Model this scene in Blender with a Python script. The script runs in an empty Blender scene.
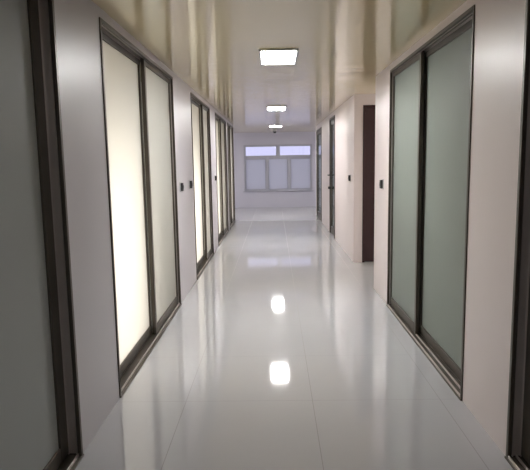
import bpy, bmesh, math, random
from mathutils import Matrix, Vector
random.seed(3)
S = bpy.context.scene
COL = S.collection
# ------------------------------------------------------------------ camera
# focal length 549 px on a 530 px frame, pitched down, eye height 1.5 m
F_PX, PITCH, ROLL, YAW, EYE = 548.9, .1333, -.0168, -.01885, 1.5
def cam_dir(X, Y):
    c, s = math.cos(-ROLL), math.sin(-ROLL); X, Y = c*X-s*Y, s*X+c*Y
    d, x, u = 1., X, -Y
    c, s = math.cos(PITCH), math.sin(PITCH); y = d*c+u*s; z = -d*s+u*c
    c, s = math.cos(-YAW), math.sin(-YAW); x, y = c*x-s*y, s*x+c*y
    return Vector((x, y, z))
fwd = cam_dir(0, 0)
rgt = cam_dir(1, 0) - fwd
upv = fwd - cam_dir(0, 1)
cd = bpy.data.cameras.new('camera'); cam = bpy.data.objects.new('camera', cd); COL.objects.link(cam)
M = Matrix.Identity(4)
for i in range(3):
    M[i][0] = rgt[i]; M[i][1] = upv[i]; M[i][2] = -fwd[i]
M[2][3] = EYE
cam.matrix_world = M
cd.sensor_fit = 'HORIZONTAL'; cd.sensor_width = 36; cd.lens = 36*F_PX/530
cd.clip_start = .05; cd.clip_end = 200
S.camera = cam
# ------------------------------------------------------------------ world, lights, exposure
SKY = (.80, .82, 1.0); SKY_STRENGTH = .95
PANEL_EMIT = 76.0          # ceiling light panels
ROOM_POWER = [28, 31, 31, 24]   # rooms behind the left sliding doors
S.view_settings.view_transform = 'Standard'; S.view_settings.look = 'None'
S.view_settings.exposure = 0.4; S.view_settings.gamma = 1.0
S.view_settings.use_curve_mapping = False
w = bpy.data.worlds.new('world'); S.world = w; w.use_nodes = True
w.node_tree.nodes['Background'].inputs[0].default_value = (*SKY, 1)
w.node_tree.nodes['Background'].inputs[1].default_value = SKY_STRENGTH

XL, XR, CEIL, DTOP, YE = -1.0216, 1.1505, 2.42, 2.36, 18.0
def room_light(name, y, z, power, sy, sz, x, col=(1, .955, .85)):
    l = bpy.data.lights.new(name, 'AREA'); l.shape = 'RECTANGLE'; l.size = sz; l.size_y = sy
    l.energy = power; l.color = col
    o = bpy.data.objects.new(name, l); COL.objects.link(o)
    o.location = (x, y, z); o.rotation_euler = (0, -math.pi/2, 0)
    return o
# (near edge, far edge, meeting stile) of the left doors
LD = [(3.36, 5.70, 4.60), (6.93, 8.90, 8.26), (9.74, 11.85, 11.05), (12.25, 13.95, 13.25)]
for (a, b, m), P in zip(LD, ROOM_POWER):
    room_light('room_daylight', (a+m)/2-.1, .80, P, (m-a)*.95, 1.8, XL-.7)
def area(name, loc, rot, power, sx, sy, col=(1, 1, 1)):
    l = bpy.data.lights.new(name, 'AREA'); l.shape = 'RECTANGLE'; l.size = sx; l.size_y = sy
    l.energy = power; l.color = col
    o = bpy.data.objects.new(name, l); COL.objects.link(o); o.location = loc; o.rotation_euler = rot
    return o
area('corridor_panel_behind', (.05, .1, CEIL-.02), (0, 0, 0), 11, .3, .6, (1, .985, .95))
area('lobby_fill_left', (-3.8, 16.2, 1.5), (0, -math.pi/2, 0), 32, 1.6, 2.4, (.88, .88, 1))  # added fill lamp, out of view, to brighten the lobby and end wall
area('lobby_fill_right', (3.8, 16.6, 1.5), (0, math.pi/2, 0), 22, 1.6, 2.0, (.88, .88, 1))  # matching fill lamp added on the unseen right side of the lobby
area('passage_fill', (3.6, 7.2, 1.5), (0, math.pi/2, 0), 25, 1.6, 1.4, (1, .97, .92))  # invented fill lamp inside the passage, lights its opening

# ------------------------------------------------------------------ materials
def mat(name, col, rough=.5, metal=0, spec=.5, coat=0, bump=None, var=None):
    m = bpy.data.materials.new(name); m.use_nodes = True; nt = m.node_tree; b = nt.nodes['Principled BSDF']
    b.inputs['Base Color'].default_value = (*col, 1); b.inputs['Roughness'].default_value = rough
    b.inputs['Metallic'].default_value = metal; b.inputs['Specular IOR Level'].default_value = spec
    b.inputs['Coat Weight'].default_value = coat; b.inputs['Coat Roughness'].default_value = .06
    tc = nt.nodes.new('ShaderNodeTexCoord'); mp = nt.nodes.new('ShaderNodeMapping')
    nt.links.new(tc.outputs['Object'], mp.inputs['Vector'])
    if bump:
        sc, st, stretch = bump
        mp.inputs['Scale'].default_value = stretch
        n = nt.nodes.new('ShaderNodeTexNoise'); n.inputs['Scale'].default_value = sc; n.inputs['Detail'].default_value = 2
        bp = nt.nodes.new('ShaderNodeBump'); bp.inputs['Strength'].default_value = st; bp.inputs['Distance'].default_value = .02 if stretch[1] < 2 else .0003
        nt.links.new(mp.outputs[0], n.inputs['Vector']); nt.links.new(n.outputs['Fac'], bp.inputs['Height'])
        nt.links.new(bp.outputs[0], b.inputs['Normal'])
        if coat: nt.links.new(bp.outputs[0], b.inputs['Coat Normal'])
    if var:
        n2 = nt.nodes.new('ShaderNodeTexNoise'); n2.inputs['Scale'].default_value = var[0]; n2.inputs['Detail'].default_value = 3
        mx = nt.nodes.new('ShaderNodeMix'); mx.data_type = 'RGBA'
        nt.links.new(tc.outputs['Object'], n2.inputs['Vector']); nt.links.new(n2.outputs['Fac'], mx.inputs[0])
        mx.inputs[6].default_value = (*col, 1); mx.inputs[7].default_value = (*[c*var[1] for c in col], 1)
        nt.links.new(mx.outputs[2], b.inputs['Base Color'])
    return m
def frosted(name, col, trans, rough=.3, tcol=None, clear=0):
    m = mat(name, col, rough, spec=.3, var=(1.2, .95)); nt = m.node_tree
    t = nt.nodes.new('ShaderNodeBsdfTranslucent'); t.inputs[0].default_value = (*(tcol or col), 1)
    mx = nt.nodes.new('ShaderNodeMixShader'); mx.inputs[0].default_value = trans
    out = nt.nodes['Material Output']
    nt.links.new(nt.nodes['Principled BSDF'].outputs[0], mx.inputs[1]); nt.links.new(t.outputs[0], mx.inputs[2])
    nt.links.new(mx.outputs[0], out.inputs[0])
    if clear:                                        # the share of light that passes straight through the frosting
        tp = nt.nodes.new('ShaderNodeBsdfTransparent'); m2 = nt.nodes.new('ShaderNodeMixShader'); m2.inputs[0].default_value = clear
        nt.links.new(mx.outputs[0], m2.inputs[1]); nt.links.new(tp.outputs[0], m2.inputs[2]); nt.links.new(m2.outputs[0], out.inputs[0])
    return m
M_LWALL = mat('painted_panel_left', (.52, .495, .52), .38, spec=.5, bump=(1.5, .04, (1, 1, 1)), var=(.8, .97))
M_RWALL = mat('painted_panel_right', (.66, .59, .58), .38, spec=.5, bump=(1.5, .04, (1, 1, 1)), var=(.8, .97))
M_END = mat('end_wall_paint', (.55, .54, .62), .35, var=(.7, .97))
M_ROOM = mat('room_paint', (.7, .68, .62), .7)
M_CEIL = mat('glossy_ceiling_board', (.68, .575, .36), .13, spec=1, coat=.35, bump=(60, 1, (.03, 5, 1)), var=(.9, .95))
M_FRAME = mat('dark_bronze_aluminium', (.085, .072, .058), .4, metal=.4, var=(6, .8))
M_TRACK = mat('brushed_aluminium_track', (.58, .53, .51), .4, metal=.7, var=(8, .85))
M_GLASS_L = frosted('pale_frosted_glass', (.58, .59, .56), .55, .55, (.89, .86, .83), .25)
M_GLASS_G = frosted('grey_frosted_glass', (.48, .50, .49), .25, .55)
M_GLASS_R = frosted('green_grey_frosted_glass', (.265, .295, .265), .25, .5)
M_MAROON = mat('dark_maroon_panel', (.040, .018, .020), .25, spec=.5, var=(3, .8))
M_DARKGLASS = mat('dark_green_door_glass', (.03, .05, .045), .15)
M_BLACK = mat('black_plastic', (.015, .015, .017), .3)
M_GREYPL = mat('grey_plastic', (.42, .42, .42), .4)
M_WINFR = mat('grey_window_aluminium', (.42, .42, .48), .4, metal=.2)
M_WINLOW = frosted('milky_window_glass', (.66, .66, .71), .6, .4)
M_METAL = mat('satin_metal', (.5, .5, .5), .25, metal=1)
m = bpy.data.materials.new('clear_window_glass'); m.use_nodes = True; nt = m.node_tree
tr = nt.nodes.new('ShaderNodeBsdfTransparent'); gl = nt.nodes.new('ShaderNodeBsdfGlossy'); gl.inputs['Roughness'].default_value = .02
tr.inputs[0].default_value = (.85, .84, .92, 1)
fr = nt.nodes.new('ShaderNodeFresnel'); fr.inputs[0].default_value = 1.45; mx = nt.nodes.new('ShaderNodeMixShader')
nt.links.new(fr.outputs[0], mx.inputs[0]); nt.links.new(tr.outputs[0], mx.inputs[1]); nt.links.new(gl.outputs[0], mx.inputs[2])
nt.links.new(mx.outputs[0], nt.nodes['Material Output'].inputs[0]); M_CLEAR = m
m = bpy.data.materials.new('lit_diffuser'); m.use_nodes = True; b = m.node_tree.nodes['Principled BSDF']
b.inputs['Base Color'].default_value = (.9, .9, .9, 1); b.inputs['Emission Color'].default_value = (1, .99, .975, 1)
b.inputs['Emission Strength'].default_value = PANEL_EMIT; M_LIT = m

# polished porcelain tiles 0.8 m, thin grey joints
def tile_mat():
    m = mat('polished_porcelain_tile', (.40, .395, .395), .1, spec=.6, bump=(1.6, .012, (1, 1, 1)))
    nt = m.node_tree; N = nt.nodes.new; L = nt.links.new; b = nt.nodes['Principled BSDF']
    tc = N('ShaderNodeTexCoord'); sp = N('ShaderNodeSeparateXYZ'); L(tc.outputs['Object'], sp.inputs[0])
    def mth(op, a, c=None):
        n = N('ShaderNodeMath'); n.operation = op
        for k, v in enumerate((a, c)):
            if v is None: continue
            if isinstance(v, (int, float)): n.inputs[k].default_value = v
            else: L(v, n.inputs[k])
        return n.outputs[0]
    def joint(o, off, wd):
        t = mth('FRACT', mth('DIVIDE', mth('ADD', o, off), .8))
        return mth('LESS_THAN', mth('MULTIPLY', mth('SUBTRACT', .5, mth('ABSOLUTE', mth('SUBTRACT', t, .5))), .8), wd)
    jx = joint(sp.outputs[0], 40-.22, .0022); jy = joint(sp.outputs[1], 40-3.3, .0016)
    j = mth('MAXIMUM', jx, jy)
    n2 = N('ShaderNodeTexNoise'); n2.inputs['Scale'].default_value = 1.1; n2.inputs['Detail'].default_value = 4; L(tc.outputs['Object'], n2.inputs['Vector'])
    v = N('ShaderNodeMix'); v.data_type = 'RGBA'; L(n2.outputs['Fac'], v.inputs[0])
    v.inputs[6].default_value = (.45, .447, .465, 1); v.inputs[7].default_value = (.405, .402, .42, 1)
    c = N('ShaderNodeMix'); c.data_type = 'RGBA'; L(j, c.inputs[0]); L(v.outputs[2], c.inputs[6]); c.inputs[7].default_value = (.23, .22, .22, 1)
    L(c.outputs[2], b.inputs['Base Color'])
    r = mth('ADD', mth('MULTIPLY', j, .5), .055); L(r, b.inputs['Roughness'])
    return m
M_TILE = tile_mat()

# ------------------------------------------------------------------ helpers
class MB:
    """collects shapes in local coordinates and links them as one mesh"""
    def __init__(s): s.bm = bmesh.new()
    def box(s, x0, x1, y0, y1, z0, z1, bev=0):
        r = bmesh.ops.create_cube(s.bm, size=1)
        for v in r['verts']:
            v.co = Vector((x0+(v.co.x+.5)*(x1-x0), y0+(v.co.y+.5)*(y1-y0), z0+(v.co.z+.5)*(z1-z0)))
        if bev:
            es = list({e for v in r['verts'] for e in v.link_edges})
            bmesh.ops.bevel(s.bm, geom=es, offset=bev, segments=2, affect='EDGES', profile=.5)
        return s
    def lathe(s, prof, axis='Z', n=28, at=(0, 0, 0)):
        rings = []
        for r, h in prof:
            ring = []
            for k in range(n):
                a = 2*math.pi*k/n; c, d = r*math.cos(a), r*math.sin(a)
                p = {'Z': (c, d, h), 'X': (h, c, d), 'Y': (c, h, d)}[axis]
                ring.append(s.bm.verts.new(Vector(p)+Vector(at)))
            rings.append(ring)
        for A, B in zip(rings, rings[1:]):
            for k in range(n): s.bm.faces.new((A[k], A[(k+1) % n], B[(k+1) % n], B[k]))
        s.bm.faces.new(rings[0]); s.bm.faces.new(rings[-1])
        return s
    def build(s, name, m, parent=None, loc=None, smooth=False, mirror=False):
        if mirror:
            for v in s.bm.verts: v.co.x = -v.co.x
        bmesh.ops.recalc_face_normals(s.bm, faces=s.bm.faces)
        me = bpy.data.meshes.new(name); s.bm.to_mesh(me); s.bm.free(); me.materials.append(m)
        if smooth:
            for p in me.polygons: p.use_smooth = True
        o = bpy.data.objects.new(name, me); COL.objects.link(o)
        if parent: o.parent = parent
        if loc: o.location = loc
        return o
def struct(o, label=None):
    o['kind'] = 'structure'
    if label: o['label'] = label
    return o
def empty(name, loc):
    o = bpy.data.objects.new(name, None); COL.objects.link(o); o.location = loc; o.empty_display_size = .1
    return o
def thing(o, label, cat, group=None):
    o['label'] = label; o['category'] = cat
    if group: o['group'] = group
    return o

# ------------------------------------------------------------------ shell
T = .12      # wall thickness
LX, RX = -4.0, 4.0
BACK = -3.2
struct(MB().box(LX, RX, BACK, YE+.2, -.1, 0).build('floor', M_TILE))
struct(MB().box(LX, RX, BACK, YE+.2, CEIL, CEIL+.1).build('ceiling', M_CEIL))
struct(MB().box(LX, RX, BACK-.1, BACK, 0, CEIL).build('wall_back', M_LWALL))
# left corridor wall: solid piers between the openings, thin strip above each door
def wall(side, openings, y_start, y_end, name, m):
    b = MB(); xw = XL if side < 0 else XR
    x0, x1 = sorted((xw, xw+side*T)); y = y_start
    for a, c, top in openings:
        if a > y: b.box(x0, x1, y, a, 0, CEIL)
        if top < CEIL-.001: b.box(x0, x1, a, c, top, CEIL)
        y = c
    if y_end > y: b.box(x0, x1, y, y_end, 0, CEIL)
    return struct(b.build(name, m))
L0 = (.55, 2.66, 1.55)
wall(-1, [(L0[0], L0[1], DTOP)]+[(a, b, DTOP) for a, b, m_ in LD], BACK, 14.1, 'wall_left', M_LWALL)
R0 = (.5, 2.61, 1.55); R1 = (3.27, 5.55, 4.53); R2 = (10.5, 11.45); R3 = (13.45, 15.0)
wall(1, [(R0[0], R0[1], DTOP), (R1[0], R1[1], DTOP)], BACK, 6.35, 'wall_right', M_RWALL)
wall(1, [(R2[0], R2[1], 2.34), (R3[0], R3[1], 2.30)], 8.0+T, 15.3, 'wall_right_far', M_RWALL)
# side passage on the right: end pier wall facing the camera, with a dark door
PD = (1.275, 2.25)
pb = MB(); pb.box(XR, PD[0], 8.0, 8.0+T, 0, CEIL).box(PD[0], PD[1], 8.0, 8.0+T, 2.27, CEIL).box(PD[1], RX, 8.0, 8.0+T, 0, CEIL)
struct(pb.build('wall_passage_far', M_RWALL))
struct(MB().box(XR+T, RX, 6.35-T, 6.35, 0, CEIL).build('wall_passage_near', M_RWALL))
# outer enclosure of the rooms and of the lobby
struct(MB().box(LX-.1, LX, BACK, YE+.2, 0, CEIL).build('wall_outer_left', M_ROOM))
struct(MB().box(RX, RX+.1, BACK, YE+.2, 0, CEIL).build('wall_outer_right', M_ROOM))
struct(MB().box(LX, XL-T, 14.1-T, 14.1, 0, CEIL).build('wall_lobby_left', M_LWALL))
struct(MB().box(XR+T, RX, 15.3-T, 15.3, 0, CEIL).build('wall_lobby_right', M_RWALL))
for y in (3.0, 6.45, 9.4, 12.05):
    struct(MB().box(LX, XL-T, y-.05, y+.05, 0, CEIL).build('wall_partition', M_ROOM))
struct(MB().box(XR+T, RX, 12.4, 12.5, 0, CEIL).build('wall_partition', M_ROOM))

# ------------------------------------------------------------------ end wall with its windows
WX0, WX1 = -.985, 1.235; WZ0, WZM, WZ1 = .545, 1.625, 2.035
e = MB(); e.box(LX, WX0, YE, YE+.2, 0, CEIL).box(WX1, RX, YE, YE+.2, 0, CEIL).box(WX0, WX1, YE, YE+.2, 0, WZ0).box(WX0, WX1, YE, YE+.2, WZ1, CEIL)
struct(e.build('wall_end', M_END))
def window(name, x0, x1, z0, z1, panes, glass, label, mull=.05):
    """panes: list of (x0, x1) sashes inside the opening"""
    o = struct(empty(name, ((x0+x1)/2, YE+.02, z0)), label); cx = (x0+x1)/2
    f = MB(); t = .035
    f.box(x0-cx, x1-cx, -.03, .07, 0, t, .003).box(x0-cx, x1-cx, -.03, .07, z1-z0-t, z1-z0, .003)
    f.box(x0-cx, x0+t-cx, -.03, .07, t, z1-z0-t, .003).box(x1-t-cx, x1-cx, -.03, .07, t, z1-z0-t, .003)
    for (a, b), (c, d) in zip(panes, panes[1:]): f.box(b-cx, c-cx, -.03, .07, t, z1-z0-t, .003)
    f.build('window_frame', M_WINFR, o)
    for a, b in panes:
        s = MB(); k = .028; A, B = a-cx, b-cx; Z0, Z1 = t, z1-z0-t
        s.box(A, B, 0, .04, Z0, Z0+k, .002).box(A, B, 0, .04, Z1-k, Z1, .002).box(A, A+k, 0, .04, Z0+k, Z1-k, .002).box(B-k, B, 0, .04, Z0+k, Z1-k, .002)
        so = s.build('sash', M_WINFR, o)
        MB().box(A+k, B-k, .016, .022, Z0+k, Z1-k).build('glass_pane', glass, so)
    return o
window('window_1', WX0, .125, WZM, WZ1, [(WX0+.035, .09)], M_CLEAR, 'bright upper window pane on the left of the end wall')
window('window_2', .125, WX1, WZM, WZ1, [(.16, WX1-.035)], M_CLEAR, 'bright upper window pane on the right of the end wall')
window('window_3', WX0, WX1, WZ0, WZM, [(WX0+.035, -.27), (-.20, .45), (.52, WX1-.035)], M_WINLOW,
       'milky grey three-part lower window of the end wall')
ws = struct(MB().box(WX0-.04, WX1+.04, YE-.05, YE+.01, WZ0-.03, WZ0, .006).build('trim_1', M_WINFR), 'grey sill under the end windows')

# ------------------------------------------------------------------ sliding doors
def sliding_door(name, side, y0, y1, mid, glass, label, glass2=None, top=DTOP, front_far=True):
    """local frame: x = into the wall (mirrored on the left), y = along the corridor, z = up"""
    xw = XL if side < 0 else XR; mir = side < 0
    o = struct(empty(name, (xw, y0, 0)), label); W = y1-y0; m_ = mid-y0
    f = MB(); j = .024; D = T-.005
    f.box(-.008, .012, 0, j, 0, top, .002).box(-.008, .012, W-j, W, 0, top, .002).box(-.008, .012, j, W-j, top-j, top, .002)
    f.box(.012, D, 0, .010, 0, top).box(.012, D, W-.010, W, 0, top).box(.012, D, .01, W-.01, top-.010, top)
    f.build('frame', M_FRAME, o, mirror=mir)
    t = MB()                                         # the lighter inner channel of jambs and head
    for q in (.014, .056, .098):
        t.box(q, q+.006, .010, .024, .02, top-.02).box(q, q+.006, W-.024, W-.010, .02, top-.02).box(q, q+.006, .024, W-.024, top-.024, top-.010)
    t.box(.020, .104, .010, .014, .02, top-.02).box(.020, .104, W-.014, W-.010, .02, top-.02)
    t.build('jamb_channel', M_TRACK, o, mirror=mir)
    MB().box(-.014, D, 0.0, W, .001, .012, .003).build('threshold', M_FRAME, o, mirror=mir)
    s = MB()
    for q in ((.006, .078) if mir else (-.006, .036, .078)): s.box(q, q+.007, .012, W-.012, .010, .026, .002)
    s.build('floor_track', M_TRACK, o, mirror=mir)
    def panel(a, b, w0, g, st, s2, nm='sliding_panel'):
        p = MB(); th = .032; z0 = .028; z1 = top-.014
        p.box(w0, w0+th, a, a+st, z0, z1, .003).box(w0, w0+th, b-s2, b, z0, z1, .003)
        p.box(w0, w0+th, a+st, b-s2, z1-.05, z1, .003).box(w0, w0+th, a+st, b-s2, z0, z0+.075, .003)
        po = p.build(nm, M_FRAME, o, mirror=mir)
        MB().box(w0+.012, w0+.020, a+st-.004, b-s2+.004, z0+.071, z1-.046).build('glass_pane', g, po, mirror=mir)
    wa, wb = (.066, .022) if front_far else (.022, .058)     # which track each panel runs in
    panel(.014, m_+.035, wa, glass, .03, .045)
    panel(m_-.012, W-.014, wb, glass2 or glass, .045, .028 if front_far else .10)
    return o
sliding_door('door_1', -1, *L0, M_GLASS_G, 'nearest sliding door on the left with dark grey frosted glass', front_far=False)
for k, (d, txt) in enumerate(zip(LD, ['second sliding door on the left, tall and brightly lit cream glass', 'third sliding door on the left with glowing cream glass',
                                       'fourth sliding door on the left, beyond a small wall switch', 'last narrow sliding door on the left before the end wall'])):
    sliding_door('door_%d' % (k+2), -1, *d, M_GLASS_L, txt)
sliding_door('door_6', 1, *R1, M_GLASS_R, 'wide sliding door on the right with green grey frosted glass')
sliding_door('door_7', 1, *R0, M_MAROON, 'nearest door on the right with dark maroon panels', front_far=False)

def hinged_door(name, x, y0, y1, top, label, handles):
    o = struct(empty(name, (x, y0, 0)), label); W = y1-y0
    f = MB(); f.box(-.012, T-.01, 0, .04, 0, top, .003).box(-.012, T-.01, W-.04, W, 0, top, .003).box(-.012, T-.01, .04, W-.04, top-.04, top, .003)
    f.build('frame', M_FRAME, o)
    p = MB(); p.box(.01, .05, .042, .12, .01, top-.042, .003).box(.01, .05, W-.12, W-.042, .01, top-.042, .003)
    p.box(.01, .05, .12, W-.12, .01, .15, .003).box(.01, .05, .12, W-.12, top-.13, top-.042, .003)
    po = p.build('door_leaf', M_FRAME, o)
    MB().box(.024, .034, .116, W-.116, .146, top-.126).build('glass_pane', M_DARKGLASS, po)
    if handles:
        h = MB(); h.box(-.002, .012, W-.105, W-.06, 1.12, 1.28, .004).lathe([(.011, -.05), (.011, 0)], 'X', 14, (0, W-.082, 1.20))
        h.box(-.062, -.042, W-.20, W-.07, 1.188, 1.212, .005)
        h.build('handle', M_BLACK, po)
        l = MB(); l.lathe([(.026, -.03), (.03, -.024), (.03, .012)], 'X', 20, (0, W-.082, .94)).box(-.048, -.028, W-.09, W-.074, .915, .965, .003)
        l.build('lock', M_BLACK, po)
    return o
hinged_door('door_8', XR, *R2, 2.34, 'dark narrow door with black handle and lock on the right wall', True)
hinged_door('door_9', XR, *R3, 2.30, 'farthest dark door on the right wall beside the end wall', False)
# maroon door of the side passage, facing the camera
o = struct(empty('door_10', (PD[0], 8.0, 0)), 'dark maroon door in the side passage on the right'); W = PD[1]-PD[0]
MB().box(0, .035, -.008, T, 0, 2.27, .003).box(W-.035, W, -.008, T, 0, 2.27, .003).box(.035, W-.035, -.008, T, 2.235, 2.27, .003).build('frame', M_MAROON, o)
dl = MB().box(.037, W-.037, .02, .06, .008, 2.233, .003).box(.15, W-.15, .014, .022, .25, 1.0, .004).box(.15, W-.15, .014, .022, 1.15, 2.08, .004).build('door_leaf', M_MAROON, o)
MB().lathe([(.01, -.05), (.01, .0)], 'Y', 14, (W-.1, .02, 1.05)).box(W-.21, W-.09, -.045, -.028, 1.04, 1.062, .004).build('handle', M_METAL, dl)

# ------------------------------------------------------------------ ceiling lights
proto = None
LTXT = ['nearest and largest of the three bright square ceiling lights', 'middle one of the three ceiling lights along the corridor',
        'farthest ceiling light, small bright bar just above the black dome camera']
for y, txt in zip((5.03, 9.78, 14.7), LTXT):
    if proto is None:
        r = empty('ceiling_light', (.05, y, CEIL)); w2, l2 = .165, .33
        f = MB(); f.box(-w2, w2, -l2, -l2+.016, -.016, 0, .002).box(-w2, w2, l2-.016, l2, -.016, 0, .002)
        f.box(-w2, -w2+.016, -l2+.016, l2-.016, -.016, 0, .002).box(w2-.016, w2, -l2+.016, l2-.016, -.016, 0, .002)
        kids = [f.build('frame', M_GREYPL, r), MB().box(-w2+.016, w2-.016, -l2+.016, l2-.016, -.012, -.001, .002).build('diffuser', M_LIT, r)]
        proto = r
    else:
        r = proto.copy(); COL.objects.link(r); r.location = (.05, y, CEIL)
        for c in kids:
            d = c.copy(); COL.objects.link(d); d.parent = r
    thing(r, txt, 'ceiling light', 'ceiling lights along the corridor')

# black dome camera under the far ceiling
r = thing(empty('dome_camera', (.03, 16.3, CEIL)), 'small black dome camera hanging from the ceiling near the end wall', 'security camera')
MB().lathe([(.055, 0), (.06, -.008), (.06, -.05), (.05, -.055)], 'Z').build('housing', M_GREYPL, r, smooth=False)
MB().lathe([(.048, -.055), (.046, -.075), (.036, -.095), (.02, -.108), (.004, -.112)], 'Z').build('dome', M_BLACK, r, smooth=True)

# ------------------------------------------------------------------ wall switches
def switch(side, y, z, label, s=.9):
    xw = XL if side < 0 else XR
    r = thing(empty('wall_switch', (xw, y, z)), label, 'wall switch', 'small dark wall switches')
    MB().box(-.008, 0, -.045*s, .045*s, -.060*s, .060*s, .003).build('back_plate', M_GREYPL, r, mirror=side < 0)
    MB().box(-.034, -.008, -.034*s, .034*s, -.050*s, .050*s, .006).build('switch_body', M_BLACK, r, mirror=side < 0)
    MB().box(-.038, -.034, -.018*s, .018*s, -.022*s, .022*s, .002).build('rocker', M_BLACK, r, mirror=side < 0)
switch(-1, 5.95, 1.24, 'black wall switch just right of the second left sliding door')
switch(-1, 6.60, 1.24, 'black wall switch beside the near edge of the third left sliding door')
switch(-1, 9.42, 1.23, 'small distant switch on the left wall between glowing doors', .8)
switch(1, 5.86, 1.24, 'black wall switch on right wall beside the wide green grey sliding door')
switch(1, 8.35, 1.23, 'small grey black switch on white wall left of the maroon passage door', .85)
